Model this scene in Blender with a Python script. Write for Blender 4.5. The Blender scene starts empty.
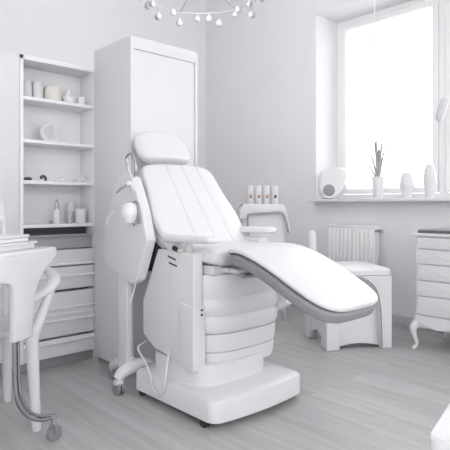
import bpy, bmesh, math, random
from mathutils import Vector, Matrix
random.seed(4)
C = bpy.context.scene.collection
PI = math.pi

# ------------------------------------------------------------------ materials
def mat(name, col, rough=0.5, metal=0.0, spec=0.5, bump=0.0, bscale=40, var=0.0, vscale=3, trans=0.0, coat=0.0):
    m = bpy.data.materials.new(name); m.use_nodes = True
    nt = m.node_tree; b = nt.nodes['Principled BSDF']
    b.inputs['Base Color'].default_value = (*col, 1)
    b.inputs['Roughness'].default_value = rough
    b.inputs['Metallic'].default_value = metal
    b.inputs['Specular IOR Level'].default_value = spec
    b.inputs['Transmission Weight'].default_value = trans
    b.inputs['Coat Weight'].default_value = coat
    tc = nt.nodes.new('ShaderNodeTexCoord')
    n = nt.nodes.new('ShaderNodeTexNoise'); n.inputs['Scale'].default_value = vscale; n.inputs['Detail'].default_value = 4
    nt.links.new(tc.outputs['Object'], n.inputs['Vector'])
    r = nt.nodes.new('ShaderNodeMapRange')
    r.inputs['To Min'].default_value = 1 - var; r.inputs['To Max'].default_value = 1 + var
    nt.links.new(n.outputs['Fac'], r.inputs['Value'])
    v = nt.nodes.new('ShaderNodeVectorMath'); v.operation = 'SCALE'
    v.inputs[0].default_value = col
    nt.links.new(r.outputs['Result'], v.inputs['Scale'])
    nt.links.new(v.outputs['Vector'], b.inputs['Base Color'])
    if bump:
        n2 = nt.nodes.new('ShaderNodeTexNoise'); n2.inputs['Scale'].default_value = bscale; n2.inputs['Detail'].default_value = 3
        nt.links.new(tc.outputs['Object'], n2.inputs['Vector'])
        bp = nt.nodes.new('ShaderNodeBump'); bp.inputs['Strength'].default_value = bump; bp.inputs['Distance'].default_value = 0.01
        nt.links.new(n2.outputs['Fac'], bp.inputs['Height']); nt.links.new(bp.outputs['Normal'], b.inputs['Normal'])
    return m

M = dict(
    wall=mat('wall_paint', (.845, .838, .855), .85, bump=.08, bscale=90, var=.012),
    ceil=mat('ceiling_paint', (.90, .90, .91), .9),
    cab=mat('cabinet_lacquer', (.77, .765, .782), .45, var=.01),
    cabin=mat('cabinet_panel', (.88, .875, .89), .5, var=.01),
    greypanel=mat('grey_panel', (.40, .40, .41), .5, var=.03),
    gapshade=mat('recess_shade', (.13, .13, .14), .7),  # dark colour carries the shade of the open gap under the shelf
    plinth=mat('grey_plinth', (.33, .33, .34), .6),
    vinyl=mat('white_vinyl', (.775, .775, .785), .38, bump=.03, bscale=120, var=.006),
    plastic=mat('white_plastic', (.76, .76, .772), .33, var=.008),
    plasticg=mat('pale_grey_plastic', (.70, .70, .715), .4, var=.01),
    grey=mat('grey_trim', (.28, .285, .29), .45, var=.02),
    black=mat('black_rubber', (.025, .025, .028), .5),
    chrome=mat('brushed_chrome', (.40, .40, .42), .22, metal=1),
    steel=mat('dull_steel', (.42, .42, .44), .4, metal=.8),
    glass=mat('clear_glass', (.93, .94, .95), .05, trans=1.0),
    frost=mat('frosted_glass', (.80, .80, .81), .3, trans=.15),
    cream=mat('cream_wax', (.74, .72, .68), .5, var=.03),
    ceramic=mat('white_ceramic', (.80, .80, .81), .3, coat=.3, var=.02),
    leaf=mat('hazed_leaf', (.42, .44, .45), .5, var=.15, vscale=20),  # leaf colour paled to include the bright window haze
    soil=mat('soil', (.12, .11, .10), .9, bump=.5),
    amber=mat('amber_cap', (.42, .27, .10), .4),
    dark=mat('charcoal', (.07, .07, .08), .4, var=.05),
    laptop=mat('laptop_grey', (.16, .165, .175), .3, metal=.3),
    base=mat('baseboard_grey', (.6, .6, .61), .5),
    mesh=mat('grey_mesh', (.36, .36, .38), .6, bump=.6, bscale=300),
    frame=mat('frame_white', (.93, .93, .93), .35),
    paper=mat('paper_white', (.85, .85, .855), .7),
)
# laminate floor: planks along Y
def floor_mat():
    m = bpy.data.materials.new('laminate_floor'); m.use_nodes = True
    nt = m.node_tree; L = nt.links; b = nt.nodes['Principled BSDF']
    tc = nt.nodes.new('ShaderNodeTexCoord')
    mp = nt.nodes.new('ShaderNodeMapping'); mp.inputs['Rotation'].default_value = (0, 0, PI/2)
    L.new(tc.outputs['Object'], mp.inputs['Vector'])
    br = nt.nodes.new('ShaderNodeTexBrick')
    br.inputs['Scale'].default_value = 1; br.inputs['Brick Width'].default_value = 1.3; br.inputs['Row Height'].default_value = .19
    br.inputs['Mortar Size'].default_value = .0011; br.inputs['Mortar Smooth'].default_value = .3
    br.inputs['Color1'].default_value = (.0, .0, .0, 1); br.inputs['Color2'].default_value = (1, 1, 1, 1); br.inputs['Mortar'].default_value = (.5, .5, .5, 1)
    br.offset = .37; L.new(mp.outputs['Vector'], br.inputs['Vector'])
    mp2 = nt.nodes.new('ShaderNodeMapping'); mp2.inputs['Scale'].default_value = (16, 1.1, 1)
    L.new(tc.outputs['Object'], mp2.inputs['Vector'])
    ad = nt.nodes.new('ShaderNodeVectorMath'); ad.operation = 'ADD'
    L.new(mp2.outputs['Vector'], ad.inputs[0])
    sc = nt.nodes.new('ShaderNodeVectorMath'); sc.operation = 'SCALE'; sc.inputs['Scale'].default_value = 7
    L.new(br.outputs['Color'], sc.inputs[0]); L.new(sc.outputs['Vector'], ad.inputs[1])
    n = nt.nodes.new('ShaderNodeTexNoise'); n.inputs['Scale'].default_value = 1.4; n.inputs['Detail'].default_value = 6; n.inputs['Roughness'].default_value = .6
    L.new(ad.outputs['Vector'], n.inputs['Vector'])
    cr = nt.nodes.new('ShaderNodeValToRGB')
    cr.color_ramp.elements[0].position = .3; cr.color_ramp.elements[0].color = (.43, .42, .423, 1)
    cr.color_ramp.elements[1].position = .72; cr.color_ramp.elements[1].color = (.56, .55, .552, 1)
    L.new(n.outputs['Fac'], cr.inputs['Fac'])
    hs = nt.nodes.new('ShaderNodeMapRange'); hs.inputs['To Min'].default_value = .92; hs.inputs['To Max'].default_value = 1.06
    L.new(br.outputs['Color'], hs.inputs['Value'])
    s2 = nt.nodes.new('ShaderNodeVectorMath'); s2.operation = 'SCALE'
    L.new(cr.outputs['Color'], s2.inputs[0]); L.new(hs.outputs['Result'], s2.inputs['Scale'])
    mx = nt.nodes.new('ShaderNodeMix'); mx.data_type = 'RGBA'; mx.inputs['B'].default_value = (.38, .37, .375, 1)
    L.new(br.outputs['Fac'], mx.inputs['Factor']); L.new(s2.outputs['Vector'], mx.inputs['A'])
    L.new(mx.outputs['Result'], b.inputs['Base Color'])
    b.inputs['Roughness'].default_value = .42; b.inputs['Specular IOR Level'].default_value = .4
    bp = nt.nodes.new('ShaderNodeBump'); bp.inputs['Strength'].default_value = .06; bp.inputs['Distance'].default_value = .01
    L.new(n.outputs['Fac'], bp.inputs['Height']); L.new(bp.outputs['Normal'], b.inputs['Normal'])
    return m
M['floor'] = floor_mat()

# ------------------------------------------------------------------ mesh helpers
def nb(): return bmesh.new()
def merge(bm, src):
    me = bpy.data.meshes.new('t'); src.to_mesh(me); bm.from_mesh(me); bpy.data.meshes.remove(me); src.free()
def box(bm, a, b, bev=0.0, seg=3):
    t = nb(); bmesh.ops.create_cube(t, size=1)
    a = Vector(a); b = Vector(b); c = (a+b)/2; s = b-a
    for v in t.verts: v.co = Vector((v.co.x*s.x+c.x, v.co.y*s.y+c.y, v.co.z*s.z+c.z))
    if bev: bmesh.ops.bevel(t, geom=t.edges[:], offset=bev, segments=seg, profile=.5, affect='EDGES')
    merge(bm, t)
def prism(bm, pts, axis, lo, hi, bev=0.0, seg=3):
    """extrude polygon pts (two other axes in order) along axis"""
    t = nb()
    def mk(p, h):
        return Vector((h, p[0], p[1])) if axis == 0 else Vector((p[0], h, p[1])) if axis == 1 else Vector((p[0], p[1], h))
    A = [t.verts.new(mk(p, lo)) for p in pts]; B = [t.verts.new(mk(p, hi)) for p in pts]
    t.faces.new(A); t.faces.new(B[::-1]); n = len(pts)
    for i in range(n): t.faces.new((A[i], B[i], B[(i+1) % n], A[(i+1) % n]))
    bmesh.ops.recalc_face_normals(t, faces=t.faces[:])
    if bev:
        ed = [e for e in t.edges if e.calc_face_angle(0) > .5]
        bmesh.ops.bevel(t, geom=ed, offset=bev, segments=seg, profile=.5, affect='EDGES')
    merge(bm, t)
def loft(bm, rings, cap=True):
    t = nb(); R = [[t.verts.new(p) for p in r] for r in rings]; n = len(rings[0])
    for a, b in zip(R, R[1:]):
        for i in range(n): t.faces.new((a[i], a[(i+1) % n], b[(i+1) % n], b[i]))
    if cap: t.faces.new(R[0]); t.faces.new(R[-1][::-1])
    bmesh.ops.recalc_face_normals(t, faces=t.faces[:])
    merge(bm, t)
def smooth_path(pts, k=6):
    P = [Vector(p) for p in pts]; out = []
    for i in range(len(P)-1):
        p0 = P[max(i-1, 0)]; p1 = P[i]; p2 = P[i+1]; p3 = P[min(i+2, len(P)-1)]
        for j in range(k):
            t = j/k
            out.append(.5*((2*p1)+(p2-p0)*t+(2*p0-5*p1+4*p2-p3)*t*t+(3*p1-p0-3*p2+p3)*t**3))
    out.append(P[-1]); return out
def tube(bm, pts, r, n=10, sm=True, k=6, flat=None):
    """r scalar or list per control point; flat=(wide, thin) gives an elliptical section, wide axis horizontal"""
    P = smooth_path(pts, k) if sm and len(pts) > 2 else [Vector(p) for p in pts]
    m = len(P)
    def rad(i):
        if isinstance(r, (int, float)): return r
        f = i/(m-1)*(len(r)-1); j = min(int(f), len(r)-2); return r[j]+(r[j+1]-r[j])*(f-j)
    up = None; rings = []
    for i in range(m):
        d = (P[min(i+1, m-1)]-P[max(i-1, 0)]).normalized()
        if up is None:
            up = d.orthogonal().normalized() if not flat else (Vector((0, 0, 1)) if abs(d.z) < .9 else Vector((1, 0, 0)))
        up = (up-d*up.dot(d)).normalized(); s = d.cross(up)
        q = rad(i); fa, fb = flat if flat else (1, 1)
        rings.append([P[i]+s*math.cos(2*PI*j/n)*q*fa+up*math.sin(2*PI*j/n)*q*fb for j in range(n)])
    loft(bm, rings)
def lathe(bm, prof, c=(0, 0, 0), n=28, sx=1, sy=1):
    c = Vector(c)
    rings = [[c+Vector((max(r, 1e-4)*math.cos(2*PI*i/n)*sx, max(r, 1e-4)*math.sin(2*PI*i/n)*sy, z)) for i in range(n)] for r, z in prof]
    loft(bm, rings)
def cyl(bm, a, b, r, n=20):
    tube(bm, [a, b], r, n, sm=False)
def se(t, p):
    c, s = math.cos(t), math.sin(t)
    return math.copysign(abs(c)**p, c), math.copysign(abs(s)**p, s)
def selayer(cx, cy, hx, hy, z, e=3, n=48, front=0.0):
    out = []
    for i in range(n):
        x, y = se(2*PI*i/n, 2/e)
        out.append(Vector((cx+x*hx, cy+y*hy-(front*(1-x*x) if y < 0 else 0), z)))
    return out
def pad(bm, path, W, T, xc, n_end=4, p_sec=.55, crown=0.0, grooves=(), off=0.0, k=8, nsec=96, wfun=None):
    """upholstered slab: path in (y, z); width W across x; rounded ends"""
    P = smooth_path([(0, y, z) for y, z in path], k)
    cum = [0]
    for a, b in zip(P, P[1:]): cum.append(cum[-1]+(b-a).length)
    L = cum[-1]
    def at(s):
        s = min(max(s, 0), L)
        for i in range(len(P)-1):
            if cum[i+1] >= s:
                f = (s-cum[i])/(cum[i+1]-cum[i]); return P[i].lerp(P[i+1], f), (P[min(i+2, len(P)-1)]-P[max(i-1, 0)]).normalized()
        return P[-1], (P[-1]-P[-2]).normalized()
    rings = []; N = 40
    for i in range(N+1):
        u = -math.cos(PI*i/N)*.9995
        w = (1-abs(u)**n_end)**(1/n_end); th = (1-abs(u)**14)**(1/4)
        c, d = at((u+1)/2*L)
        nrm = Vector((0, -d.z, d.y)) if d.y < 0 else Vector((0, -d.z, d.y))
        if nrm.z < 0: nrm = -nrm
        ww = W/2*w*(wfun((u+1)/2) if wfun else 1)
        ring = []
        for j in range(nsec):
            x, y = se(2*PI*j/nsec, p_sec)
            h = y*T/2*th
            if y > 0:
                h += crown*(1-x*x)*th
                for g in grooves: h -= .018*math.exp(-((x-g)/.022)**2)*min(1, th)
            ring.append(c+nrm*(h+off)+Vector((xc+x*ww, 0, 0)))
        rings.append(ring)
    loft(bm, rings)

def link(name, bm, m, parent=None, origin=None, ang=38):
    me = bpy.data.meshes.new(name)
    if origin is not None: bmesh.ops.translate(bm, verts=bm.verts[:], vec=-Vector(origin))
    bm.to_mesh(me); bm.free()
    me.materials.append(m)
    for p in me.polygons: p.use_smooth = True
    me.set_sharp_from_angle(angle=math.radians(ang))
    o = bpy.data.objects.new(name, me); C.objects.link(o)
    if parent: o.parent = parent
    return o
def thing(name, label, cat, loc=(0, 0, 0), rz=0, group=None):
    o = bpy.data.objects.new(name, None); C.objects.link(o)
    o.empty_display_size = .1
    o.location = loc; o.rotation_euler = (0, 0, rz); o['label'] = label; o['category'] = cat
    if group: o['group'] = group
    return o
def part(name, bm, m, root, world=True, label=None, parent=None):
    """part of root; world=True: bm is in world coords (root unrotated)"""
    o = link(name, bm, m, parent or root, origin=root.location if world else None)
    if label: o['label'] = label
    return o
def solo(name, bm, m, label, cat, loc, group=None, rz=0):
    o = link(name, bm, m); o.location = loc; o.rotation_euler = (0, 0, rz)
    o['label'] = label; o['category'] = cat
    if group: o['group'] = group
    return o
def struct(name, bm, m, parent=None):
    o = link(name, bm, m, parent)
    if parent is None: o['kind'] = 'structure'
    return o

# ------------------------------------------------------------------ room
WX, WY, H = 4.2, 4.9, 3.75
X0, Y0 = -2.2, -2.4
b = nb(); box(b, (X0-.1, Y0-.1, -.1), (WX+.5, WY+.1, 0)); struct('floor', b, M['floor'])
b = nb(); box(b, (X0-.1, Y0-.1, H), (WX+.5, WY+.1, H+.1)); struct('ceiling', b, M['ceil'])
b = nb(); box(b, (X0-.1, WY, 0), (WX+.5, WY+.1, H)); struct('wall_back', b, M['wall'])
LY0, LY1 = -1.9, .8  # unseen opening added in the left wall to light the window wall
b = nb()
box(b, (X0-.1, Y0, 0), (X0, LY0, H)); box(b, (X0-.1, LY1, 0), (X0, WY, H))
box(b, (X0-.1, LY0, 0), (X0, LY1, .45)); box(b, (X0-.1, LY0, 3.3), (X0, LY1, H)); struct('wall_left', b, M['wall'])
# window wall with two openings: one in view, one further along behind the viewer's right
OY0, OY1, OZ0, OZ1 = .95, 3.2, 1.108, 2.97
QY0, QY1 = -1.7, .15
b = nb()
box(b, (WX, OY1, 0), (WX+.5, WY, H))
box(b, (WX, QY1, 0), (WX+.5, OY0, H))
box(b, (WX, Y0, 0), (WX+.5, QY0, H))
for a0, a1 in ((OY0, OY1), (QY0, QY1)):
    box(b, (WX, a0, 0), (WX+.5, a1, OZ0-.03)); box(b, (WX, a0, OZ1), (WX+.5, a1, H))
struct('wall_right', b, M['wall'])
# front wall behind the camera with a very wide unglazed opening, added to let light in
b = nb()
box(b, (X0-.1, Y0-.1, 0), (WX+.5, Y0, .7)); box(b, (X0-.1, Y0-.1, 3.3), (WX+.5, Y0, H))
box(b, (X0-.1, Y0-.1, .7), (-.5, Y0, 3.3)); box(b, (3.4, Y0-.1, .7), (WX+.5, Y0, 3.3))
struct('wall_front', b, M['wall'])

def window(name, y0, y1, z0, z1, x, mull):
    r = bpy.data.objects.new(name, None); C.objects.link(r); r['kind'] = 'structure'; r.location = (x, (y0+y1)/2, z0)
    def P(n, bm, m):
        return link(n, bm, m, r, origin=r.location)
    b = nb(); w = .05
    box(b, (x, y0, z0), (x+.07, y0+w, z1), .004); box(b, (x, y1-w, z0), (x+.07, y1, z1), .004)
    box(b, (x, y0+w, z1-w), (x+.07, y1-w, z1), .004); box(b, (x, y0+w, z0), (x+.07, y1-w, z0+w), .004)
    box(b, (x, mull-.03, z0+w), (x+.07, mull+.03, z1-w), .004)
    P('window_frame', b, M['frame'])
    for a0, a1 in ((y0+w, mull-.03), (mull+.03, y1-w)):
        b = nb(); s = .055; u = x-.012
        a0 += .004; a1 -= .004; zz0 = z0+w+.004; zz1 = z1-w-.004
        box(b, (u, a0, zz0), (u+.055, a0+s, zz1), .006); box(b, (u, a1-s, zz0), (u+.055, a1, zz1), .006)
        box(b, (u, a0+s, zz1-s), (u+.055, a1-s, zz1), .006); box(b, (u, a0+s, zz0), (u+.055, a1-s, zz0+s), .006)
        sh = P('sash', b, M['frame'])
        b = nb(); box(b, (u+.025, a0+s, zz0+s), (u+.031, a1-s, zz1-s))
        g = link('pane', b, M['pane'], sh, origin=r.location)
    return r
pm = bpy.data.materials.new('window_glass'); pm.use_nodes = True
nt = pm.node_tree
tr = nt.nodes.new('ShaderNodeBsdfTransparent'); gl = nt.nodes.new('ShaderNodeBsdfGlossy'); gl.inputs['Roughness'].default_value = .02
fr = nt.nodes.new('ShaderNodeFresnel'); fr.inputs['IOR'].default_value = 1.2; ms = nt.nodes.new('ShaderNodeMixShader')
nt.links.new(fr.outputs[0], ms.inputs[0]); nt.links.new(tr.outputs[0], ms.inputs[1]); nt.links.new(gl.outputs[0], ms.inputs[2])
nt.links.new(ms.outputs[0], nt.nodes['Material Output'].inputs['Surface'])
M['pane'] = pm
window('window_1', OY0, OY1, OZ0, OZ1, WX+.37, 2.08)
window('window_2', QY0, QY1, OZ0, OZ1, WX+.37, -.78)
for i, (a0, a1) in enumerate(((OY0, OY1), (QY0, QY1))):
    b = nb(); box(b, (WX-.13, a0-.05, OZ0-.03), (WX+.37, a1, OZ0), .008); struct('trim_%d' % (i+1), b, M['cab'])
b = nb(); box(b, (WX-.018, Y0, 0), (WX, WY, .085), .004); struct('baseboard_right', b, M['base'])
b = nb(); box(b, (X0, WY-.018, 0), (WX-.018, WY, .085), .004); struct('baseboard_back', b, M['base'])

# ------------------------------------------------------------------ left wall furniture
FY = 3.17   # front plane of the fitted row
t = thing('tall_cabinet', 'tall plain white closed cabinet at the left edge, left of the open shelves', 'cabinet', (.87, FY+.12, 0))
b = nb(); box(b, (.56, FY+.02, .10), (1.2175, FY+.26, 1.98), .003); part('body', b, M['cab'], t)
b = nb(); box(b, (.56, FY+.05, 0), (1.2175, FY+.25, .10)); part('plinth', b, M['plinth'], t)
b = nb(); box(b, (.562, FY, .105), (1.217, FY+.019, 1.977), .003); part('door', b, M['cab'], t)

t = thing('shelving_unit', 'white open shelving unit with drawers below, between two tall white cabinets', 'shelves', (1.455, FY+.12, 0))
bx0, bx1 = 1.219, 1.735
SB = FY+.20
b = nb()
box(b, (bx0, FY, .07), (bx0+.022, SB, 1.975), .002); box(b, (bx1-.018, FY, .07), (bx1, SB, 1.975), .002)
box(b, (bx0, SB, .07), (bx1, SB+.02, 1.975)); box(b, (bx0, FY, 1.948), (bx1, SB, 1.975), .002)
part('body', b, M['cabin'], t)
b = nb(); box(b, (bx0, FY+.05, 0), (bx1, SB+.02, .069)); part('plinth', b, M['plinth'], t)
ix0, ix1 = bx0+.022, bx1-.018
SHZ = (1.724, 1.458, 1.203, .928)
for z in SHZ:
    b = nb(); box(b, (ix0, FY+.003, z-.022), (ix1, SB, z), .003); part('shelf', b, M['cabin'], t)
b = nb(); box(b, (ix0, FY+.12, .855), (ix1, SB, .906)); part('recess_back', b, M['gapshade'], t, label='recessed strip under the lowest shelf, painted dark as shade')
b = nb(); box(b, (ix0, FY+.02, .765), (ix1, SB, .855), .003); box(b, (ix0, FY-.002, .848), (ix1, FY+.03, .858), .002)
part('drawer', b, M['greypanel'], t, label='grey top drawer')
# drawer fronts with grooves and lip handles
def drawer(z0, z1, lips):
    b = nb(); box(b, (ix0, FY-.004, z0+.003), (ix1, FY+.03, z1-.003), .004)
    d = part('drawer', b, M['cab'], t)
    for z in lips:
        b = nb(); prism(b, [(FY-.022, z), (FY-.004, z+.008), (FY-.004, z-.006), (FY-.018, z-.006)], 0, ix0+.0, ix1-.0)
        part('handle_rail', b, M['cabin'], t, parent=d)
drawer(.655, .762, (.665,)); drawer(.500, .653, (.588,)); drawer(.200, .490, (.385, .345, .305)); drawer(.072, .192, (.165,))

# items on shelves
def jar(x, y, z, r, h, m, label, lid=None, group=None):
    t = thing('glass_jar', label, 'jar', (x, y, z), 0, group)
    b = nb(); lathe(b, [(r*.9, 0), (r, .006), (r, h*.88), (r*.93, h*.95), (r*.93, h), (r*.85, h), (r*.85, .01), (0, .01)]); part('body', b, m, t, False)
    b = nb(); lathe(b, [(0, h), (r, h), (r, h+.008), (r*.96, h+.014), (0, h+.014)]); part('lid', b, m, t, False)
    return t
jar(1.292, FY+.085, 1.724, .033, .100, M['frost'], 'frosted glass jar at the left end of the top shelf', group=None)
jar(1.364, FY+.085, 1.724, .034, .100, M['frost'], 'frosted glass jar between the other glass jar and the cream pot on the top shelf')
b = nb(); lathe(b, [(0, 0), (.053, 0), (.057, .006), (.057, .083), (.054, .09), (.050, .092), (.046, .103), (0, .105)])
o = solo('candle_pot', b, M['cream'], 'wide cream round pot in the middle of the top shelf', 'pot', (1.463, FY+.08, 1.724))
t = thing('sugar_bowl', 'low round white bowl with a knobbed lid on the top shelf', 'bowl', (1.572, FY+.075, 1.724))
b = nb(); lathe(b, [(0, 0), (.03, 0), (.043, .02), (.046, .038), (.044, .042), (0, .042)]); part('bowl', b, M['ceramic'], t, False)
b = nb(); lathe(b, [(0, .0425), (.044, .0425), (.034, .056), (.016, .068), (.016, .085), (.010, .098), (0, .1)]); part('lid', b, M['ceramic'], t, False)
b = nb(); lathe(b, [(0, 0), (.022, 0), (.027, .01), (.029, .055), (.026, .055), (.024, .012), (0, .01)])
o = solo('small_cup', b, M['ceramic'], 'small white cup at the right end of the top shelf', 'cup', (1.655, FY+.06, 1.724))
# decorative plate with relief on stand
t = thing('decorative_plate', 'round white ornamental plate leaning upright on the second shelf', 'plate', (1.450, FY+.10, 1.458))
b = nb(); R_ = .066
rings = []
for r, h in ((.001, .004), (.030, .004), (.036, .010), (.052, .012), (R_, .010), (R_, .004), (.05, .0), (.001, 0)):
    rings.append([Vector((r*math.cos(a), -h, r*math.sin(a)+R_)) for a in [2*PI*i/36 for i in range(36)]])
loft(b, rings); part('plate', b, M['plasticg'], t, False)
b = nb()
for i in range(9):
    a = 2*PI*i/9
    tube(b, [(.012*math.cos(a), -.007, R_+.012*math.sin(a)), (.03*math.cos(a+.5), -.010, R_+.03*math.sin(a+.5)), (.046*math.cos(a+.2), -.014, R_+.046*math.sin(a+.2))], .003, 6)
tube(b, [(R_*math.cos(2*PI*i/30)*.97, -.009, R_+R_*.97*math.sin(2*PI*i/30)) for i in range(31)], .003, 6, k=1)
part('relief', b, M['ceramic'], t, False, label='raised white ornament')
# third shelf
def pebble(name, x, y, z, sx, sy, sz, m, label, cat, group=None):
    b = nb(); bmesh.ops.create_icosphere(b, subdivisions=3, radius=1)
    for v in b.verts:
        n = 1+.12*math.sin(5*v.co.x+3*v.co.y+x*30)+.1*math.sin(4*v.co.z+7*v.co.y)
        v.co = Vector((v.co.x*sx*n, v.co.y*sy*n, v.co.z*sz))
    mn = min(v.co.z for v in b.verts)
    for v in b.verts: v.co.z -= mn
    return solo(name, b, m, label, cat, (x, y, z), group)
z3 = 1.203
pebble('dark_stone', 1.292, FY+.06, z3, .026, .02, .012, M['dark'], 'small dark stone at the left end of the third shelf', 'ornament')
t = thing('figurine', 'small dark and white curled figurine on the third shelf beside the dark stone', 'ornament', (1.385, FY+.06, z3))
b = nb(); tube(b, [(.018, 0, .004), (.022, 0, .02), (.008, 0, .032), (-.008, 0, .026), (-.004, 0, .014)], .009, 10); part('body', b, M['dark'], t, False)
b = nb(); tube(b, [(-.012, 0, .006), (-.026, 0, .010), (-.034, 0, .006)], .007, 10); part('base', b, M['ceramic'], t, False)
for i, (x, sx, sz, lb) in enumerate(((1.475, .019, .013, 'pale pebble next to the dark figurine on the third shelf'), (1.518, .024, .016, 'larger pale pebble right of the middle on the third shelf'), (1.574, .030, .012, 'long flat pale pebble right of the middle on the third shelf'))):
    pebble('pale_pebble', x, FY+.06, z3, sx, .016, sz, M['ceramic'], lb, 'ornament', 'pale pebbles on the third shelf')
b = nb()
for k in range(3):
    a = .3+k*1.0
    tube(b, [(-.04+.02*k, 0, .004), (-.02+.02*k, .005, .03+.012*k), (.015+.015*k, 0, .014), (.045, 0, .004)], .0035, 8)
solo('wire_ornament', b, M['ceramic'], 'small looping white ornament at the right end of the third shelf', 'ornament', (1.655, FY+.06, z3))
# fourth shelf
z4 = .928
t = thing('pump_bottle', 'white bottle with a grey looped wire handle on the lowest open shelf', 'bottle', (1.487, FY+.07, z4))
b = nb(); lathe(b, [(0, 0), (.022, 0), (.025, .005), (.025, .07), (.018, .088), (.010, .095), (.010, .105), (0, .106)]); part('body', b, M['ceramic'], t, False)
b = nb(); tube(b, [(-.014, 0, .085), (-.013, 0, .12), (-.004, 0, .152), (.004, 0, .152), (.013, 0, .12), (.014, 0, .085)], .0028, 8); part('handle', b, M['grey'], t, False)
b = nb(); lathe(b, [(0, 0), (.012, 0), (.014, .01), (.006, .02), (0, .022)]); solo('grey_ornament', b, M['steel'], 'tiny grey ornament left of the looped bottle on the lowest open shelf', 'ornament', (1.44, FY+.05, z4))
b = nb(); lathe(b, [(0, 0), (.034, 0), (.037, .004), (.040, .095), (.037, .098), (.035, .09), (.033, .006), (0, .006)]); solo('white_beaker', b, M['ceramic'], 'white beaker at the right end of the lowest open shelf', 'cup', (1.650, FY+.06, z4))
b = nb(); lathe(b, [(0, 0), (.028, 0), (.028, .13), (.024, .14), (0, .14)]); solo('canister', b, M['plastic'], 'pale cylindrical canister behind the white beaker on the lowest open shelf', 'canister', (1.625, FY+.145, z4))
b = nb(); lathe(b, [(0, 0), (.022, 0), (.024, .004), (.0245, .08), (.021, .08), (.021, .006), (0, .006)]); solo('water_glass', b, M['glass'], 'clear drinking glass beside the white beaker on the lowest open shelf', 'glass', (1.575, FY+.06, z4))

# wardrobe beside the chair
t = thing('wardrobe', 'tall white wardrobe with a framed door behind the treatment chair', 'wardrobe', (1.966, 2.93, 0))
cx0, cx1, cy0, cy1, ch = 1.716, 2.249, 2.71, 3.165, 2.09
b = nb(); box(b, (cx0, cy0+.02, .035), (cx1, cy1, ch), .003); part('body', b, M['cab'], t)
b = nb(); box(b, (cx0+.02, cy0+.05, 0), (cx1-.02, cy1-.02, .035)); part('plinth', b, M['plinth'], t)
b = nb()
def frame(bm, x0, x1, z0, z1, y0, y1, w, wt):
    box(bm, (x0, y0, z0), (x0+w, y1, z1), .002); box(bm, (x1-w, y0, z0), (x1, y1, z1), .002)
    box(bm, (x0+w, y0, z1-wt), (x1-w, y1, z1), .002); box(bm, (x0+w, y0, z0), (x1-w, y1, z0+w), .002)
frame(b, cx0, cx1, .036, ch-.002, cy0, cy0+.019, .024, .075)
d = part('door', b, M['cab'], t)
b = nb(); box(b, (cx0+.026, cy0+.006, .06), (cx1-.026, cy0+.019, ch-.079), .002); part('door_panel', b, M['cab'], t, parent=d)
b = nb(); box(b, (cx1-.019, cy0-.012, .95), (cx1-.008, cy0, 1.15), .003); part('handle', b, M['cab'], t, parent=d)

# ------------------------------------------------------------------ treatment chair
t = thing('treatment_chair', 'large white reclining treatment chair with raised leg rest in the middle of the room', 'treatment chair', (1.89, 2.11, 0))
XC = 1.90
# base
b = nb()
def bl(z, ins, dome=0):
    x0, x1, y0, y1, r = 1.565+ins, 2.215-ins, 1.775+ins, 2.45-ins, .05
    out = []
    for cx, cy, a0 in ((x1-r, y1-r, 0), (x0+r, y1-r, PI/2), (x0+r, y0+r, PI), (x1-r, y0+r, 1.5*PI)):
        for i in range(9):
            a = a0+PI/2*i/8; out.append([cx+r*math.cos(a), cy+r*math.sin(a)])
        if a0 == PI:
            for i in range(1, 12): out.append([cx+(x1-x0-2*r)*i/12, y0])
    return [Vector((p[0], p[1]-(.03*(1-((p[0]-1.89)/.325)**2) if p[1] < 2.0 else 0), z)) for p in out]
loft(b, [bl(.034, .015), bl(.038, .0), bl(.125, .0), bl(.137, .005), bl(.144, .018), bl(.150, .06), bl(.156, .14)])
base = part('base', b, M['plastic'], t)
b = nb(); box(b, (1.61, 1.83, .012), (2.17, 2.39, .0335)); part('base_shadow', b, M['black'], t, label='black slab standing in for the shadow under the base')  # black slab puts painted shadow beneath the chair base
for x, y in ((1.587, 1.86), (1.60, 2.40), (2.198, 1.84), (2.18, 2.40)):
    b = nb(); cyl(b, (x-.013, y, .0225), (x+.013, y, .0225), .0225); part('caster', b, M['black'], t)
# pedestal
b = nb(); n = 56
loft(b, [selayer(1.865, 2.15, .262, .262, .150, 4), selayer(1.865, 2.15, .252, .252, .158, 4), selayer(1.865, 2.15, .248, .248, .255, 4)])
part('pedestal', b, M['plastic'], t)
# ribbed lower shell
b = nb(); rings = []
seams = [.215, .300, .395, .485, .575, .70]; bulge = [.008, .008, .013, .015, .012]
fineq = [.22, .22, .6, .9, .9]
for k in range(5):
    z0, z1 = seams[k], seams[k+1]
    for i in range(17):
        f = (1-math.cos(PI*i/16))/2; z = z0+(z1-z0)*f+(.0015 if i == 0 else -.0015 if i == 16 else 0)
        o = bulge[k]*max(0, math.sin(PI*f))**fineq[k]
        g = (z-.215)/.485
        hx = .272+.030*min(1, g*2)+o*.5; hy = .235+.03*g+o
        rings.append(selayer(1.956, 2.165, hx, hy, z, 3.4, 80, front=.0))
loft(b, rings); shell = part('lower_shell', b, M['plastic'], t, label='ribbed white lower shell')
for zz, hh in ((.300, .2775), (.395, .295)):
    b = nb(); hy = .235+.03*(zz-.215)/.485
    hx = .272+.030*min(1, (zz-.215)/.485*2)
    loft(b, [selayer(1.956, 2.165, hx+.0035, hy+.006, zz+q, 3.4, 80) for q in (-.0022, .0022)]); part('seam', b, M['greypanel'], t, parent=shell, label='thin grey seam line')
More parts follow.
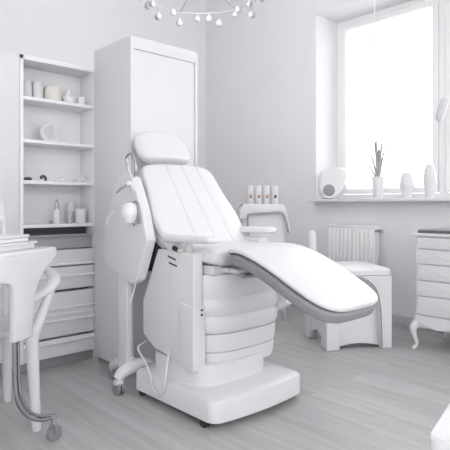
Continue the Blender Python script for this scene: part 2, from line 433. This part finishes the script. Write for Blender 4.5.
# side housing left
b = nb()
prism(b, [(1.975, .235), (2.31, .275), (2.42, .335), (2.42, .52), (2.29, .79), (2.275, .815), (1.975, .81)], 0, 1.612, 1.672, .006)
sp = part('side_housing', b, M['plastic'], t)
b = nb(); prism(b, [(1.966, .23), (2.085, .245), (2.085, .555), (1.966, .545)], 0, 1.602, 1.68, .003)
fp = part('cover_plate', b, M['plastic'], t, parent=sp)
for y0, z0 in ((2.15, .775), (2.14, .742)):
    b = nb(); prism(b, [(y0-.03, z0-.01), (y0+.035, z0+.004), (y0+.035, z0+.012), (y0-.03, z0-.002)], 0, 1.6085, 1.614); part('vent_slot', b, M['dark'], t, parent=sp)
b = nb(); prism(b, [(2.159, .28), (2.162, .28), (2.162, .72), (2.159, .72)], 0, 1.6105, 1.614); part('seam', b, M['plasticg'], t, parent=sp)
for z in (.527, .503):
    b = nb(); cyl(b, (1.655, 1.967, z), (1.655, 1.960, z), .006, 12); part('button', b, M['dark'], t, parent=sp)
b = nb(); tube(b, [(1.625, 2.15, .823), (1.61, 2.13, .828), (1.61, 2.10, .818)], [.008, .013, .010], 10); part('connector', b, M['black'], t, parent=sp, label='black cable connector')
b = nb(); tube(b, [(1.61, 2.095, .818), (1.61, 2.075, .818), (1.615, 2.06, .822)], [.009, .012, .006], 10); part('connector_plug', b, M['cream'], t, parent=sp)
# side housing right
b = nb(); prism(b, [(2.06, .33), (2.02, .42), (1.865, .50), (1.93, .72), (2.385, .72), (2.385, .33)], 0, 2.19, 2.255, .008); part('side_housing', b, M['plastic'], t)
# seat frame and mechanism
b = nb(); box(b, (1.69, 1.92, .698), (2.12, 2.36, .745), .008); box(b, (1.74, 1.80, .715), (2.08, 1.93, .735), .004); part('seat_frame', b, M['plasticg'], t)
b = nb(); tube(b, [(1.74, 1.86, .735), (1.80, 1.80, .70), (1.98, 1.80, .70), (2.06, 1.86, .735)], .008, 8); cyl(b, (1.78, 1.80, .702), (1.83, 1.795, .702), .014); part('leg_rest_bracket', b, M['steel'], t)
b = nb(); box(b, (1.80, 2.37, .53), (2.0, 2.50, .80), .01); box(b, (1.64, 2.33, .68), (1.72, 2.46, .84), .006); part('recline_joint', b, M['dark'], t, label='dark hinge block under the backrest')
# seat
b = nb(); pad(b, [(2.36, .80), (2.2, .79), (2.0, .795), (1.88, .785)], .46, .10, XC, 7, .5, crown=.006); part('seat', b, M['vinyl'], t)
# leg rest
LP = [(1.860, .785), (1.80, .808), (1.70, .806), (1.56, .762), (1.42, .698), (1.29, .635), (1.215, .600)]
b = nb(); pad(b, LP, .466, .066, XC-.008, 4.2, .42, off=-.022); lr = part('leg_rest', b, M['grey'], t, label='grey moulded edge under the leg rest')
b = nb(); pad(b, LP, .458, .036, XC-.008, 4.2, .55, crown=.010, off=.022); part('leg_cushion', b, M['vinyl'], t, parent=lr, label='white leg cushion')
# backrest
BP = [(2.10, .775), (2.19, .835), (2.28, .95), (2.40, 1.11), (2.52, 1.28)]
wf = lambda u: 1.0-.05*max(0, (u-.45)/.55)+.09*math.exp(-((u-.45)/.2)**2)
b = nb(); pad(b, BP, .565, .085, XC+.012, 9, .45, crown=.018, off=-.01, wfun=wf); bk = part('backrest', b, M['vinyl'], t)
BQ = smooth_path([(0, y, z) for y, z in BP], 8)
for gx in (-.40, .02, .44):
    P = []
    for i in range(4, len(BQ)-1):
        d = (BQ[i+1]-BQ[i-1]).normalized(); nr = Vector((0, -d.z, d.y)); nr = nr if nr.z > 0 else -nr
        P.append(BQ[i]+nr*(-.01+.0425*(1-abs(gx)**4.4)**.225+.018*(1-gx*gx)+.0002)+Vector((XC+.012+gx*.2825*wf(i/(len(BQ)-1)), 0, 0)))
    b = nb(); tube(b, P, .0022, 8, k=1); part('seam', b, M['plasticg'], t, parent=bk, label='thin grey stitched seam')
b = nb(); pad(b, [(2.235, .81), (2.33, .93), (2.45, 1.09), (2.545, 1.22)], .545, .07, XC, 5, .4, off=-.03, wfun=wf); part('backrest_shell', b, M['plastic'], t)
# headrest
b = nb(); pad(b, [(2.55, 1.30), (2.585, 1.35), (2.635, 1.43), (2.66, 1.488)], .385, .085, XC-.018, 3.3, .7, crown=.018); part('headrest', b, M['vinyl'], t)
b = nb()
tube(b, [(XC-.09, 2.54, 1.20), (XC-.09, 2.60, 1.27), (XC-.09, 2.655, 1.36)], .035, 14); part('headrest_neck', b, M['plastic'], t)
for s in (0, .05):
    b = nb(); cyl(b, (XC+s, 2.52, 1.22), (XC+s, 2.645, 1.37), .009); part('headrest_bar', b, M['chrome'], t)
# armrests
def arm(x, y0, y1, z, wd, th_):
    b = nb(); pad(b, [(y1, z-.002), ((y0+y1)/2, z), (y0, z+.004)], wd, th_, x, 5, .6, crown=.004); a = part('armrest', b, M['vinyl'], t)
    s = 1 if x < XC else -1
    b = nb(); tube(b, [(x+s*.01, y0+.2, z-.012), (x+s*.015, y0+.22, z-.06), (x+s*.05, y0+.25, .78)], .018, 10); part('arm_support', b, M['plastic'], t, parent=a)
arm(1.632, 1.84, 2.22, .876, .10, .034); arm(2.205, 1.985, 2.33, .900, .11, .036)
b = nb(); box(b, (2.165, 2.05, .70), (2.235, 2.30, .865), .012); part('arm_bracket', b, M['plastic'], t)
# cables
b = nb(); tube(b, [(1.60, 2.16, .30), (1.585, 2.155, .24), (1.553, 2.13, .165), (1.547, 2.14, .10), (1.548, 2.19, .075), (1.551, 2.245, .10), (1.553, 2.26, .15), (1.57, 2.33, .20), (1.60, 2.45, .25), (1.66, 2.47, .27)], .005, 8)
part('power_cable', b, M['plastic'], t)

# ------------------------------------------------------------------ instrument stand
t = thing('instrument_stand', 'white wheeled instrument stand with hanging handpieces beside the backrest of the treatment chair', 'stand', (1.56, 2.50, 0))
b = nb(); prism(b, [(2.27, .865), (2.365, .645), (2.42, .615), (2.69, .70), (2.725, .76), (2.70, .95), (2.57, 1.19), (2.49, 1.225), (2.415, 1.20), (2.325, 1.03)], 0, 1.535, 1.597, .007, 4)
hd = part('housing', b, M['plastic'], t)
b = nb(); box(b, (1.558, 2.50, .13), (1.597, 2.60, .69), .008); part('post', b, M['plastic'], t)
b = nb(); tube(b, [(1.72, 2.51, .115), (1.66, 2.505, .135), (1.58, 2.50, .135), (1.525, 2.50, .115), (1.50, 2.50, .085)], [.030, .038, .040, .034, .026], 14); part('foot', b, M['plastic'], t)
b = nb(); tube(b, [(1.585, 2.56, .135), (1.60, 2.64, .13), (1.61, 2.74, .085)], [.038, .034, .026], 14); part('foot', b, M['plastic'], t)
def caster(x, y, m=M['steel']):
    b = nb(); cyl(b, (x-.020, y, .034), (x-.004, y, .034), .034, 24); cyl(b, (x+.004, y, .034), (x+.020, y, .034), .034, 24)
    w = part('caster', b, m, t)
    b = nb(); box(b, (x-.022, y-.02, .052), (x+.022, y+.02, .085), .006); part('caster_fork', b, M['plastic'], t, parent=w)
caster(1.505, 2.50); caster(1.62, 2.75)
# holders, cup and handpieces
b = nb(); rr = [(.0, 0), (.026, 0), (.038, .02), (.044, .055), (.038, .09), (.026, .105), (0, .108)]
lathe(b, rr, (1.488, 2.365, .955)); cup = part('cup_holder', b, M['ceramic'], t)
b = nb(); tube(b, [(1.515, 2.345+.045*math.cos(a), 1.005+.065*math.sin(a)) for a in [2*PI*i/20*.85-1.3 for i in range(21)]], .005, 8, k=2); part('holder_ring', b, M['steel'], t)
b = nb(); tube(b, [(1.53, 2.40, 1.155), (1.49, 2.39, 1.155), (1.47, 2.40, 1.145), (1.45, 2.43, 1.115)], [.007, .008, .008, .005], 8); part('handpiece', b, M['steel'], t)
b = nb(); tube(b, [(1.53, 2.39, 1.13), (1.50, 2.375, 1.165), (1.48, 2.38, 1.16)], .012, 8); part('handpiece_holder', b, M['plastic'], t)
b = nb(); tube(b, [(1.56, 2.46, 1.20), (1.545, 2.47, 1.26), (1.54, 2.48, 1.31), (1.55, 2.45, 1.335), (1.56, 2.43, 1.30), (1.565, 2.42, 1.25), (1.56, 2.43, 1.20)], .005, 8); part('hook', b, M['chrome'], t)
b = nb(); tube(b, [(1.49, 2.40, 1.0), (1.47, 2.46, 1.02), (1.45, 2.51, .99), (1.445, 2.53, .94)], .005, 8); part('handpiece_cable', b, M['plasticg'], t)
b = nb(); tube(b, [(1.53, 2.34, .72), (1.545, 2.40, .60), (1.55, 2.47, .45), (1.55, 2.475, .28), (1.575, 2.475, .20), (1.64, 2.49, .165)], .005, 8); part('power_cable', b, M['plasticg'], t)

# ------------------------------------------------------------------ manicure table at the left
th = math.atan2(.548, .836)
t = thing('wheeled_table', 'white wheeled work table with a curved chrome foot at the left edge', 'table', (1.08, 2.35, 0), th)
b = nb(); box(b, (-.95, .0, .826), (.0, .36, .852), .011, 4); part('tabletop', b, M['plastic'], t, False)
arch = []
pts = [(0, .838), (.0, .815), (-.03, .795), (-.075, .77), (-.12, .735), (-.155, .69), (-.178, .63), (-.188, .55), (-.19, .472), (-.318, .472), (-.312, .60), (-.318, .68), (-.335, .715), (-.365, .728), (-.42, .732), (-.60, .732), (-.64, .71), (-.655, .66), (-.66, .472), (-.78, .472), (-.78, .838)]
b = nb(); prism(b, pts, 1, .0, .03, .006)
part('side_panel', b, M['plastic'], t, False)
b = nb(); prism(b, [(0, .825), (0, .815), (-.03, .795), (-.12, .738), (-.62, .735), (-.655, .66), (-.66, .472), (-.78, .472), (-.78, .825)], 1, .325, .355, .006); part('side_panel', b, M['plastic'], t, False)
for lx in (-.30, -.72):
    b = nb()
    tube(b, [(lx, .015, .60), (lx, .014, .45), (lx, .010, .30), (lx+.006, 0, .215), (lx+.04, -.02, .150), (lx+.09, -.045, .115), (lx+.155, -.072, .104)], .009, 10)
    tube(b, [(lx+.02, .010, .60), (lx+.02, .010, .45), (lx+.02, .006, .30), (lx+.024, -.004, .23), (lx+.05, -.02, .168), (lx+.095, -.045, .130), (lx+.155, -.072, .112)], .0075, 10)
    f = part('chrome_leg', b, M['chrome'], t, False, label='curved chrome tube leg')
    wc = Vector((lx+.155, -.074, .034)); ax = Vector((.35, .94, 0)).normalized(); px_ = Vector((-ax.y, ax.x, 0))
    b = nb(); cyl(b, wc-ax*.011, wc+ax*.011, .034, 28); w = part('caster', b, M['steel'], t, False, parent=f)
    b = nb()
    for sg in (-1, 1):
        tube(b, [wc+ax*.016*sg, wc+ax*.016*sg+Vector((0, 0, .04)), wc+ax*.008*sg+Vector((0, 0, .078))], .005, 8)
    cyl(b, wc-ax*.017, wc+ax*.017, .006); cyl(b, wc+Vector((0, 0, .066)), wc+Vector((0, 0, .084)), .015)
    part('caster_fork', b, M['steel'], t, False, parent=f)
    if lx > -.5: continue
    b = nb()
    tube(b, [(lx, .34, .60), (lx, .341, .45), (lx, .35, .28), (lx, .37, .19), (lx, .41, .135), (lx, .46, .112), (lx, .50, .06)], .0095, 10); f2 = part('chrome_leg', b, M['chrome'], t, False)
    b = nb(); cyl(b, (lx-.012, .50, .034), (lx+.012, .50, .034), .034, 24); part('caster', b, M['plasticg'], t, False, parent=f2)
def tloc(x, y, z): return (1.08+x*math.cos(th)-y*math.sin(th), 2.35+x*math.sin(th)+y*math.cos(th), z)
b = nb(); box(b, (-.36, -.12, 0), (.36, .12, .034), .008); box(b, (-.36, -.125, .022), (.372, .125, .034), .004)
solo('storage_tray', b, M['plastic'], 'wide flat white tray lying directly on the wheeled table', 'tray', tloc(-.47, .165, .852), None, th)
t2 = thing('flat_box', 'flat white lidded box stacked on top of the tray on the wheeled table', 'box', tloc(-.50, .165, .886), th)
b = nb(); box(b, (-.35, -.11, 0), (.355, .11, .018), .003); part('body', b, M['paper'], t2, False)
b = nb(); box(b, (-.355, -.115, .0185), (.36, .115, .032), .004); part('lid', b, M['plastic'], t2, False)

# plastic armchair behind the table
t = thing('armchair', 'white plastic armchair with curved arms tucked behind the wheeled table', 'chair', (.78, 2.60, 0))
b = nb(); pad(b, [(2.82, .455), (2.6, .45), (2.40, .462)], .50, .035, .765, 6, .5); part('seat', b, M['plastic'], t)
for x, y, dx, dy in ((.975, 2.37, .0, 0), (1.005, 2.79, .0, .02), (.555, 2.37, 0, 0), (.53, 2.79, 0, .02)):
    b = nb(); tube(b, [(x+.012*(1 if x > .8 else -1), y-.005 if y < 2.5 else y+.03, 0.0), (x, y, .25), (x-.01, y, .46)], [.020, .026, .032], 12, flat=(1, 1)); part('leg', b, M['plastic'], t)
for s in (1, -1):
    fx = lambda x: .77+s*(x-.77)
    b = nb(); tube(b, [(fx(1.00), 2.84, .74), (fx(1.09), 2.72, .735), (fx(1.125), 2.55, .715), (fx(1.10), 2.43, .685), (fx(1.03), 2.375, .645), (fx(.95), 2.365, .61)], [.026, .030, .032, .032, .028, .018], 12, flat=(1.0, .55)); part('arm', b, M['plastic'], t)
    b = nb(); tube(b, [(fx(1.075), 2.40, .665), (fx(1.03), 2.385, .56), (fx(.975), 2.37, .45)], [.024, .022, .026], 12); part('arm_support', b, M['plastic'], t)
b = nb()
tube(b, [(1.00, 2.80, .45), (1.015, 2.84, .75), (1.01, 2.875, 1.0), (.985, 2.885, 1.09), (.92, 2.89, 1.115), (.77, 2.895, 1.12), (.62, 2.89, 1.115), (.555, 2.885, 1.09), (.53, 2.875, 1.0), (.525, 2.84, .75), (.54, 2.80, .45)], .017, 10)
part('back_frame', b, M['plastic'], t)
for z in (.70, .84, .97):
    b = nb(); tube(b, [(1.01, 2.83+.1*(z-.7), z), (.77, 2.85+.1*(z-.7), z), (.53, 2.83+.1*(z-.7), z)], .017, 10, flat=(.5, 1.2)); part('back_slat', b, M['plastic'], t)

# ------------------------------------------------------------------ bottle trolley in the corner
rz = math.radians(-33)
t = thing('salon_trolley', 'narrow white salon trolley with grey tube handle in the corner behind the chair', 'trolley', (3.37, 3.16, 0), rz)
b = nb(); pp = [(-.22, .93), (-.215, 1.02), (-.17, 1.06), (.17, 1.06), (.205, 1.02), (.245, .82), (.225, .80), (.19, .965), (.16, .985), (-.14, .975), (-.16, .93)]
prism(b, pp, 1, -.055, -.03, .006); part('front_rim', b, M['plastic'], t, False)
b = nb(); box(b, (-.19, -.03, 1.035), (.19, .13, 1.052), .005); part('tray', b, M['plastic'], t, False)
b = nb(); box(b, (-.19, -.02, .30), (.20, .12, 1.034), .01); part('body', b, M['wall'], t, False)
b = nb(); tube(b, [(-.145, -.065, .86), (-.145, -.065, .95), (-.12, -.068, .972), (0, -.07, .978), (.13, -.068, .985), (.175, -.066, .965), (.20, -.066, .90), (.225, -.06, .80)], .0085, 10); part('handle', b, M['steel'], t, False)
b = nb(); tube(b, [(-.19, -.03, 1.055), (-.228, -.045, 1.03), (-.238, -.05, .97), (-.24, -.05, .93)], .0075, 10); part('handle', b, M['steel'], t, False)
for x, y in ((-.17, 0), (.19, 0), (-.17, .11), (.19, .11)):
    b = nb(); tube(b, [(x*.9, y, .31), (x*1.15, y-.01, 0)], [.018, .011], 10); part('leg', b, M['plastic'], t, False)
bx = [-.105, -.030, .045, .119]
proto = None
desc = ['leftmost of the four slim bottles on the corner trolley, amber dot', 'second from left of the four slim bottles on the corner trolley', 'third from left of the four slim bottles on the corner trolley', 'rightmost of the four slim bottles on the corner trolley, dark dot']
for i, x in enumerate(bx):
    loc = Vector((3.37, 3.16, 1.0525))+Matrix.Rotation(rz, 3, 'Z') @ Vector((x, .035, 0))
    if proto is None:
        o = proto = thing('serum_bottle', desc[0], 'bottle', loc, rz, 'slim bottles on the corner trolley')
        b = nb(); lathe(b, [(0, 0), (.032, 0), (.0355, .006), (.0355, .15), (.030, .165), (.028, .172), (0, .173)], n=20); part('body', b, M['frost'], o, False)
        b = nb(); box(b, (-.011, -.042, .06), (.011, -.030, .088), .004); part('label_dot', b, M['amber'], o, False)
        b = nb(); box(b, (-.014, -.038, .015), (.014, -.030, .04), .003); part('cap', b, M['plasticg'], o, False)
    else:
        o = proto.copy(); C.objects.link(o); o.location = loc; o['label'] = desc[i]
        for c in list(proto.children):
            d = c.copy(); C.objects.link(d); d.parent = o
            if i == 3 and d.name.startswith('label_dot'):
                d.data = d.data.copy(); d.data.materials[0] = M['dark']

# ------------------------------------------------------------------ pouf / foot bath seat
rz = math.radians(-31.3); pc = Vector((3.375, 2.285, 0))
t = thing('upholstered_stool', 'white upholstered stool with an arched front, standing before the radiator behind the leg rest', 'stool', pc, rz)
b = nb()
for i, (z, e) in enumerate(((.492, -.012), (.50, 0), (.56, 0), (.577, -.012), (.590, -.05), (.597, -.12), (.60, -.2))):
    pass
loft(b, [selayer(0, 0, .268+e, .242+e, z, 8, 64) for z, e in ((.535, -.01), (.54, 0), (.570, .0), (.580, -.008), (.590, -.03), (.599, -.08), (.606, -.16))])
part('seat', b, M['vinyl'], t, False)
def legp(x0, x1, y0, y1):
    b = nb(); prism(b, [(x0, 0), (x1, 0), (x1+.0, .534), (x0, .534)], 1, y0, y1, .012); return part('leg', b, M['plastic'], t, False)
legp(-.255, -.150, -.230, -.12); legp(-.255, -.175, .14, .235); legp(.18, .255, .14, .235)
b = nb(); prism(b, [(.178, 0), (.258, 0), (.258, .534), (-.02, .534), (.06, .505), (.12, .45), (.152, .37), (.168, .25)], 1, -.230, -.12, .008); part('leg', b, M['plastic'], t, False)
b = nb(); cv = [(-.148+.325*i/12, .008+.02*math.sin(PI*i/12)) for i in range(13)]
prism(b, cv+[(.177, .534), (-.148, .534)], 1, -.165, -.121); part('front_panel', b, M['cab'], t, False)
b = nb(); tube(b, [(x, -.172, z-.004) for x, z in cv], .008, 8); part('edge_trim', b, M['dark'], t, False, label='dark piping along the lower edge')
b = nb(); tube(b, [(.06, -.231, .503), (.12, -.232, .45), (.152, -.232, .37), (.168, -.232, .25), (.177, -.232, .02)], .004, 8); part('edge_trim', b, M['grey'], t, False)
b = nb(); cv = [(-.118+.256*i/12, .05+.05*math.sin(PI*i/12)) for i in range(13)]
prism(b, cv+[(.138, .534), (-.118, .534)], 0, -.235, -.21); part('side_panel', b, M['cab'], t, False)
b = nb(); lathe(b, [(0, 0), (.034, 0), (.036, .01), (.036, .21), (.030, .235), (.018, .25), (0, .254)])
solo('tall_canister', b, M['plastic'], 'tall white round-topped canister standing on the upholstered stool', 'canister', (3.215, 2.49, .600))

# ------------------------------------------------------------------ radiator
t = thing('radiator', 'white ribbed panel radiator on the wall under the window', 'radiator', (4.12, 2.71, 0))
b = nb(); box(b, (4.080, 2.465, .33), (4.165, 2.97, .852), .006); part('body', b, M['frame'], t)
b = nb()
for i in range(11):
    y = 2.50+i*.0435
    box(b, (4.066, y-.014, .36), (4.081, y+.014, .83), .006, 2)
part('ribs', b, M['frame'], t)
b = nb(); box(b, (4.07, 2.46, .845), (4.168, 2.975, .86), .004); part('top_grille', b, M['frame'], t)
for y in (2.53, 2.86):
    b = nb(); box(b, (4.166, y-.03, .4), (4.199, y+.03, .8)); part('bracket', b, M['cab'], t)
for y in (2.54, 2.60):
    b = nb(); cyl(b, (4.12, y, 0), (4.12, y, .34), .009); part('pipe', b, M['cab'], t)
b = nb(); cyl(b, (4.10, 2.47, .82), (4.10, 2.43, .82), .010); cyl(b, (4.10, 2.45, .82), (4.06, 2.44, .82), .012); lathe(b, [(0, -.016), (.015, -.016), (.017, .012), (0, .014)], (4.10, 2.415, .82)); part('valve', b, M['steel'], t, label='dark thermostat valve')

# ------------------------------------------------------------------ dresser
t = thing('dresser', 'white five-drawer dresser on curved legs at the right edge under the window', 'dresser', (3.80, 1.47, 0))
dx0, dx1, dy0, dy1 = 3.54, 4.03, 1.12, 1.82
b = nb(); box(b, (dx0+.012, dy0+.01, .17), (dx1, dy1-.01, .825), .003)
part('body', b, M['cab'], t)
b = nb(); box(b, (dx0-.012, dy0-.015, .826), (dx1+.01, dy1+.012, .848), .006); part('top', b, M['cab'], t)
zs = [.822, .735, .625, .510, .400, .262]
for k in range(5):
    z1, z0 = zs[k]-.004, zs[k+1]+.004
    b = nb(); box(b, (dx0-.004, dy0+.03, z0), (dx0+.012, dy1-.03, z1), .004); d = part('drawer', b, M['cab'], t)
    b = nb(); zc = (z0+z1)/2
    for s in (0, .35):
        tube(b, [(dx0-.003, dy1-.05-s, zc+.015), (dx0-.0042, dy1-.12-s, zc+.028), (dx0-.0042, dy1-.2-s, zc+.002), (dx0-.0042, dy1-.27-s, zc-.02), (dx0-.003, dy1-.33-s, zc-.005)], .0022, 6)
    part('carving', b, M['cab'], t, parent=d)
b = nb()
ap = [(dy1-.01-(.68)*i/24, .19+.035*math.cos(2*PI*2*i/24)*.6) for i in range(25)]
prism(b, ap+[(dy0+.01, .258), (dy1-.01, .258)], 0, dx0+.0, dx0+.014); part('apron', b, M['cab'], t)
for x, y, s, q in ((dx0+.03, dy1-.014, -1, 1), (dx0+.03, dy0+.035, -1, -1), (dx1-.04, dy1-.035, 1, 1), (dx1-.04, dy0+.035, 1, -1)):
    b = nb(); tube(b, [(x, y, .20), (x+s*.022, y+q*.022, .155), (x+s*.012, y+q*.012, .09), (x+s*.004, y+q*.004, .045), (x+s*.022, y+q*.022, .012), (x+s*.026, y+q*.026, .008)], [.034, .027, .016, .011, .014, .008], 12)
    part('leg', b, M['cab'], t)
t2 = thing('laptop', 'closed dark grey laptop lying on top of the dresser', 'laptop', (3.70, 1.595, .848))
b = nb(); box(b, (-.145, -.205, .0), (.145, .205, .018), .004); part('base', b, M['laptop'], t2, False)
b = nb(); box(b, (-.14, -.2, .0185), (.14, .2, .028), .003); part('lid', b, M['steel'], t2, False)

# ------------------------------------------------------------------ window sill items
ZS = OZ0
t = thing('sculptural_speaker', 'white rounded egg-like speaker with grey round front, left end of the window sill', 'speaker', (4.185, 2.985, ZS), math.radians(-50))
OUT = smooth_path([((px-74)/325, 0, (123-pz)/325) for px, pz in ((27, 85), (28, 60), (40, 34), (70, 22), (103, 24), (119, 42), (113, 75), (97, 103), (78, 120), (58, 123), (40, 120), (30, 104), (27, 85))], 4)[:-1]
def blob(sc_, y):
    return [Vector(((p.x)*sc_, y, (p.z-.15)*sc_+.15 if sc_ < 1 else p.z)) for p in OUT]
b = nb(); loft(b, [blob(.6, -.058), blob(.82, -.054), blob(.94, -.038), blob(.998, -.015), blob(1, 0), blob(.998, .015), blob(.94, .038), blob(.82, .054), blob(.6, .058)]); part('body', b, M['ceramic'], t, False)
b = nb(); tube(b, [(-.042+.066*math.cos(2*PI*i/32), -.052, .082+.066*math.sin(2*PI*i/32)) for i in range(33)], .013, 10, k=1); part('rim', b, M['ceramic'], t, False)
b = nb(); rings = [[Vector((-.042+r*math.cos(2*PI*i/32), y, .082+r*math.sin(2*PI*i/32))) for i in range(32)] for r, y in ((.058, -.04), (.058, -.060), (.05, -.064), (.001, -.066))]; loft(b, rings); part('front_grille', b, M['mesh'], t, False, label='round grey speaker front')
t = thing('potted_plant', 'white slim pot with long upright leaves on the window sill', 'plant', (4.20, 2.50, ZS))
b = nb(); lathe(b, [(0, 0), (.046, 0), (.048, .004), (.056, .195), (.053, .2), (.050, .195), (.049, .175), (0, .175)]); part('pot', b, M['ceramic'], t, False)
b = nb(); lathe(b, [(0, .174), (.049, .176), (0, .18)]); part('soil', b, M['soil'], t, False)
for i, (dx, dy, h, w) in enumerate(((0, .11, .30, .015), (.02, .06, .42, .017), (-.02, .02, .47, .018), (.01, -.005, .36, .020), (0, -.055, .43, .019), (.02, -.08, .34, .015), (-.01, .16, .20, .012))):
    b = nb(); P = [(dx*.1, dy*.15, .165), (dx*.3, dy*.3, .17+h*.35), (dx*.6, dy*.6, .17+h*.7), (dx, dy, .17+h)]
    tube(b, P, [w*.7, w*1.1, w*.8, .001], 8, flat=(.25, 1.0)) if False else tube(b, P, [w*.4, w*.62, w*.45, .001], 8)
    part('leaf', b, M['leaf'], t, False)
for y, h, r, lb in ((2.217, .225, .062, 'shorter egg-shaped white vase on the window sill beside the plant'), (2.011, .285, .055, 'taller slim egg-shaped white vase on the window sill'), (1.79, .20, .055, 'white vase at the right edge of the photo on the window sill')):
    t = thing('egg_vase', lb, 'vase', (4.19, y, ZS), 0, 'egg-shaped vases on the window sill')
    pr = [(0, 0), (r*.62, 0)]+[(r*(.62+.38*math.sin(PI*min(1, f*1.1)/1.0*.5*1.0) if f < .45 else 1.0*math.cos((f-.45)/.55*PI/2*.86)**.55), h*f) for f in [.05, .15, .25, .35, .45, .55, .65, .75, .85, .93, .98, 1]]
    pr += [(r*.24, h), (r*.2, h*.95), (0, h*.94)]
    b = nb(); lathe(b, pr); part('body', b, M['ceramic'], t, False)
    b = nb(); lathe(b, [(0, h*.945), (r*.2, h*.95), (0, h*.955)]); part('opening', b, M['grey'], t, False)

# cords and the hanging capsule in front of the window
for y, z0, lb in ((2.52, 2.53, 'thin white cord hanging in front of the left part of the window'), (2.039, 2.72, 'thin white cord hanging in front of the window near the right edge')):
    b = nb(); cyl(b, (0, 0, z0+.05-H), (0, 0, 0), .006, 8); lathe(b, [(0, z0-H), (.010, z0-H+.005), (.009, z0-H+.05), (0, z0-H+.06)])
    solo('pull_cord', b, M['cabin'], lb, 'cord', (4.17, y, H), 'cords hanging in front of the window')
t = thing('hanging_ornament', 'tilted white capsule ornament hanging by a thread before the window at the right edge', 'ornament', (4.0, 1.823, 1.80))
b = nb(); tube(b, [(0, .028, -.09), (0, .026, -.085), (0, .018, -.06), (0, 0, 0), (0, -.018, .06), (0, -.026, .085), (0, -.028, .09)], [.004, .022, .032, .036, .032, .022, .004], 16, k=3); part('body', b, M['plasticg'], t, False)
b = nb(); cyl(b, (0, -.027, .085), (0, -.027, H-1.80), .0012, 6); part('thread', b, M['cabin'], t, False)

# ------------------------------------------------------------------ chandelier
def rdw(r, d): return (.735*r+.678*d, -.678*r+.735*d)
cx, cy = rdw(-.19, 4.02)
ZC = 2.72
t = thing('chandelier', 'round chandelier with many small frosted glass balls hanging from the ceiling', 'chandelier', (cx, cy, H))
b = nb(); lathe(b, [(0, 0), (.07, 0), (.065, -.02), (.02, -.04), (0, -.04)]); part('ceiling_rose', b, M['cab'], t, False)
b = nb(); cyl(b, (0, 0, -.03), (0, 0, ZC-H-.02), .008); part('stem', b, M['chrome'], t, False)
b = nb(); tube(b, [(.48*math.cos(2*PI*i/48), .48*math.sin(2*PI*i/48), ZC-H) for i in range(49)], .003, 8, k=1); part('ring', b, M['steel'], t, False)
for i in range(6):
    a = 2*PI*i/6+.2
    b = nb(); tube(b, [(0, 0, ZC-H), (.22*math.cos(a), .22*math.sin(a), ZC-H+.05), (.48*math.cos(a), .48*math.sin(a), ZC-H)], .005, 8); part('arm', b, M['steel'], t, False)
gl = mat('bulb_glass', (.5, .5, .52), .15, trans=.3)
for i in range(26):
    a = 2*PI*i/26+random.uniform(-.06, .06); R_ = .48 if i % 3 else .40
    h = random.uniform(.04, .11); r = random.uniform(.024, .031)
    x, y = R_*math.cos(a), R_*math.sin(a)
    b = nb(); c = (x, y, ZC-H-h)
    lathe(b, [(0, -r), (r*.5, -r*.87), (r*.87, -r*.5), (r, 0), (r*.85, r*.55), (r*.5, r*.95), (r*.25, r*1.3), (0, r*1.35)], c, 20)
    p = part('glass_ball', b, gl, t, False)
    b = nb(); cyl(b, (x, y, ZC-H-h+r*1.2), (x, y, ZC-H), .002, 6); part('ball_wire', b, M['steel'], t, False, parent=p)

for i in range(4):
    a = PI/4+PI/2*i
    ld = bpy.data.lights.new('wall_fill_light', 'POINT'); ld.energy = 5.0; ld.shadow_soft_size = .12; ld.color = (1, .985, .985)  # point lights added inside the chandelier to brighten the walls
    lo = bpy.data.objects.new('wall_fill_light', ld); C.objects.link(lo); lo.parent = t
    lo.location = (.12*math.cos(a), .12*math.sin(a), ZC-H-.04)
# ------------------------------------------------------------------ low table bottom right
rz = math.radians(12.9)
c = Vector((1.287, .629, 0))+Matrix.Rotation(rz, 3, 'Z') @ Vector((.21, -.21, 0))
t = thing('side_table', 'corner of a low white table in the bottom right corner', 'table', c, rz)
b = nb(); loft(b, [selayer(0, 0, .21+e, .21+e, z, 14, 80) for z, e in ((.395, -.006), (.40, 0), (.443, 0), (.449, -.004), (.451, -.012))]); part('tabletop', b, M['plastic'], t, False)
for x in (-.16, .16):
    for y in (-.16, .16):
        b = nb(); prism(b, [(x-.02, 0), (x+.02, 0), (x+.025, .396), (x-.025, .396)], 1, y-.022, y+.022, .004); part('leg', b, M['plastic'], t, False)

# ------------------------------------------------------------------ light, camera
w = bpy.data.worlds.new('World'); bpy.context.scene.world = w; w.use_nodes = True
bg = w.node_tree.nodes['Background']; bg.inputs['Color'].default_value = (.985, .985, 1, 1); bg.inputs['Strength'].default_value = 3.2

cam = bpy.data.cameras.new('camera'); co = bpy.data.objects.new('camera', cam); C.objects.link(co)
co.location = (0, 0, 1.05); co.rotation_euler = (PI/2, 0, -math.radians(42.7))
cam.sensor_width = 36; cam.lens = 36*516/450; cam.shift_y = -20/450; cam.clip_start = .05
sc = bpy.context.scene; sc.camera = co
sc.view_settings.view_transform = 'Standard'; sc.view_settings.look = 'None'
sc.view_settings.gamma = 1; sc.view_settings.use_curve_mapping = False; sc.view_settings.exposure = 0.0
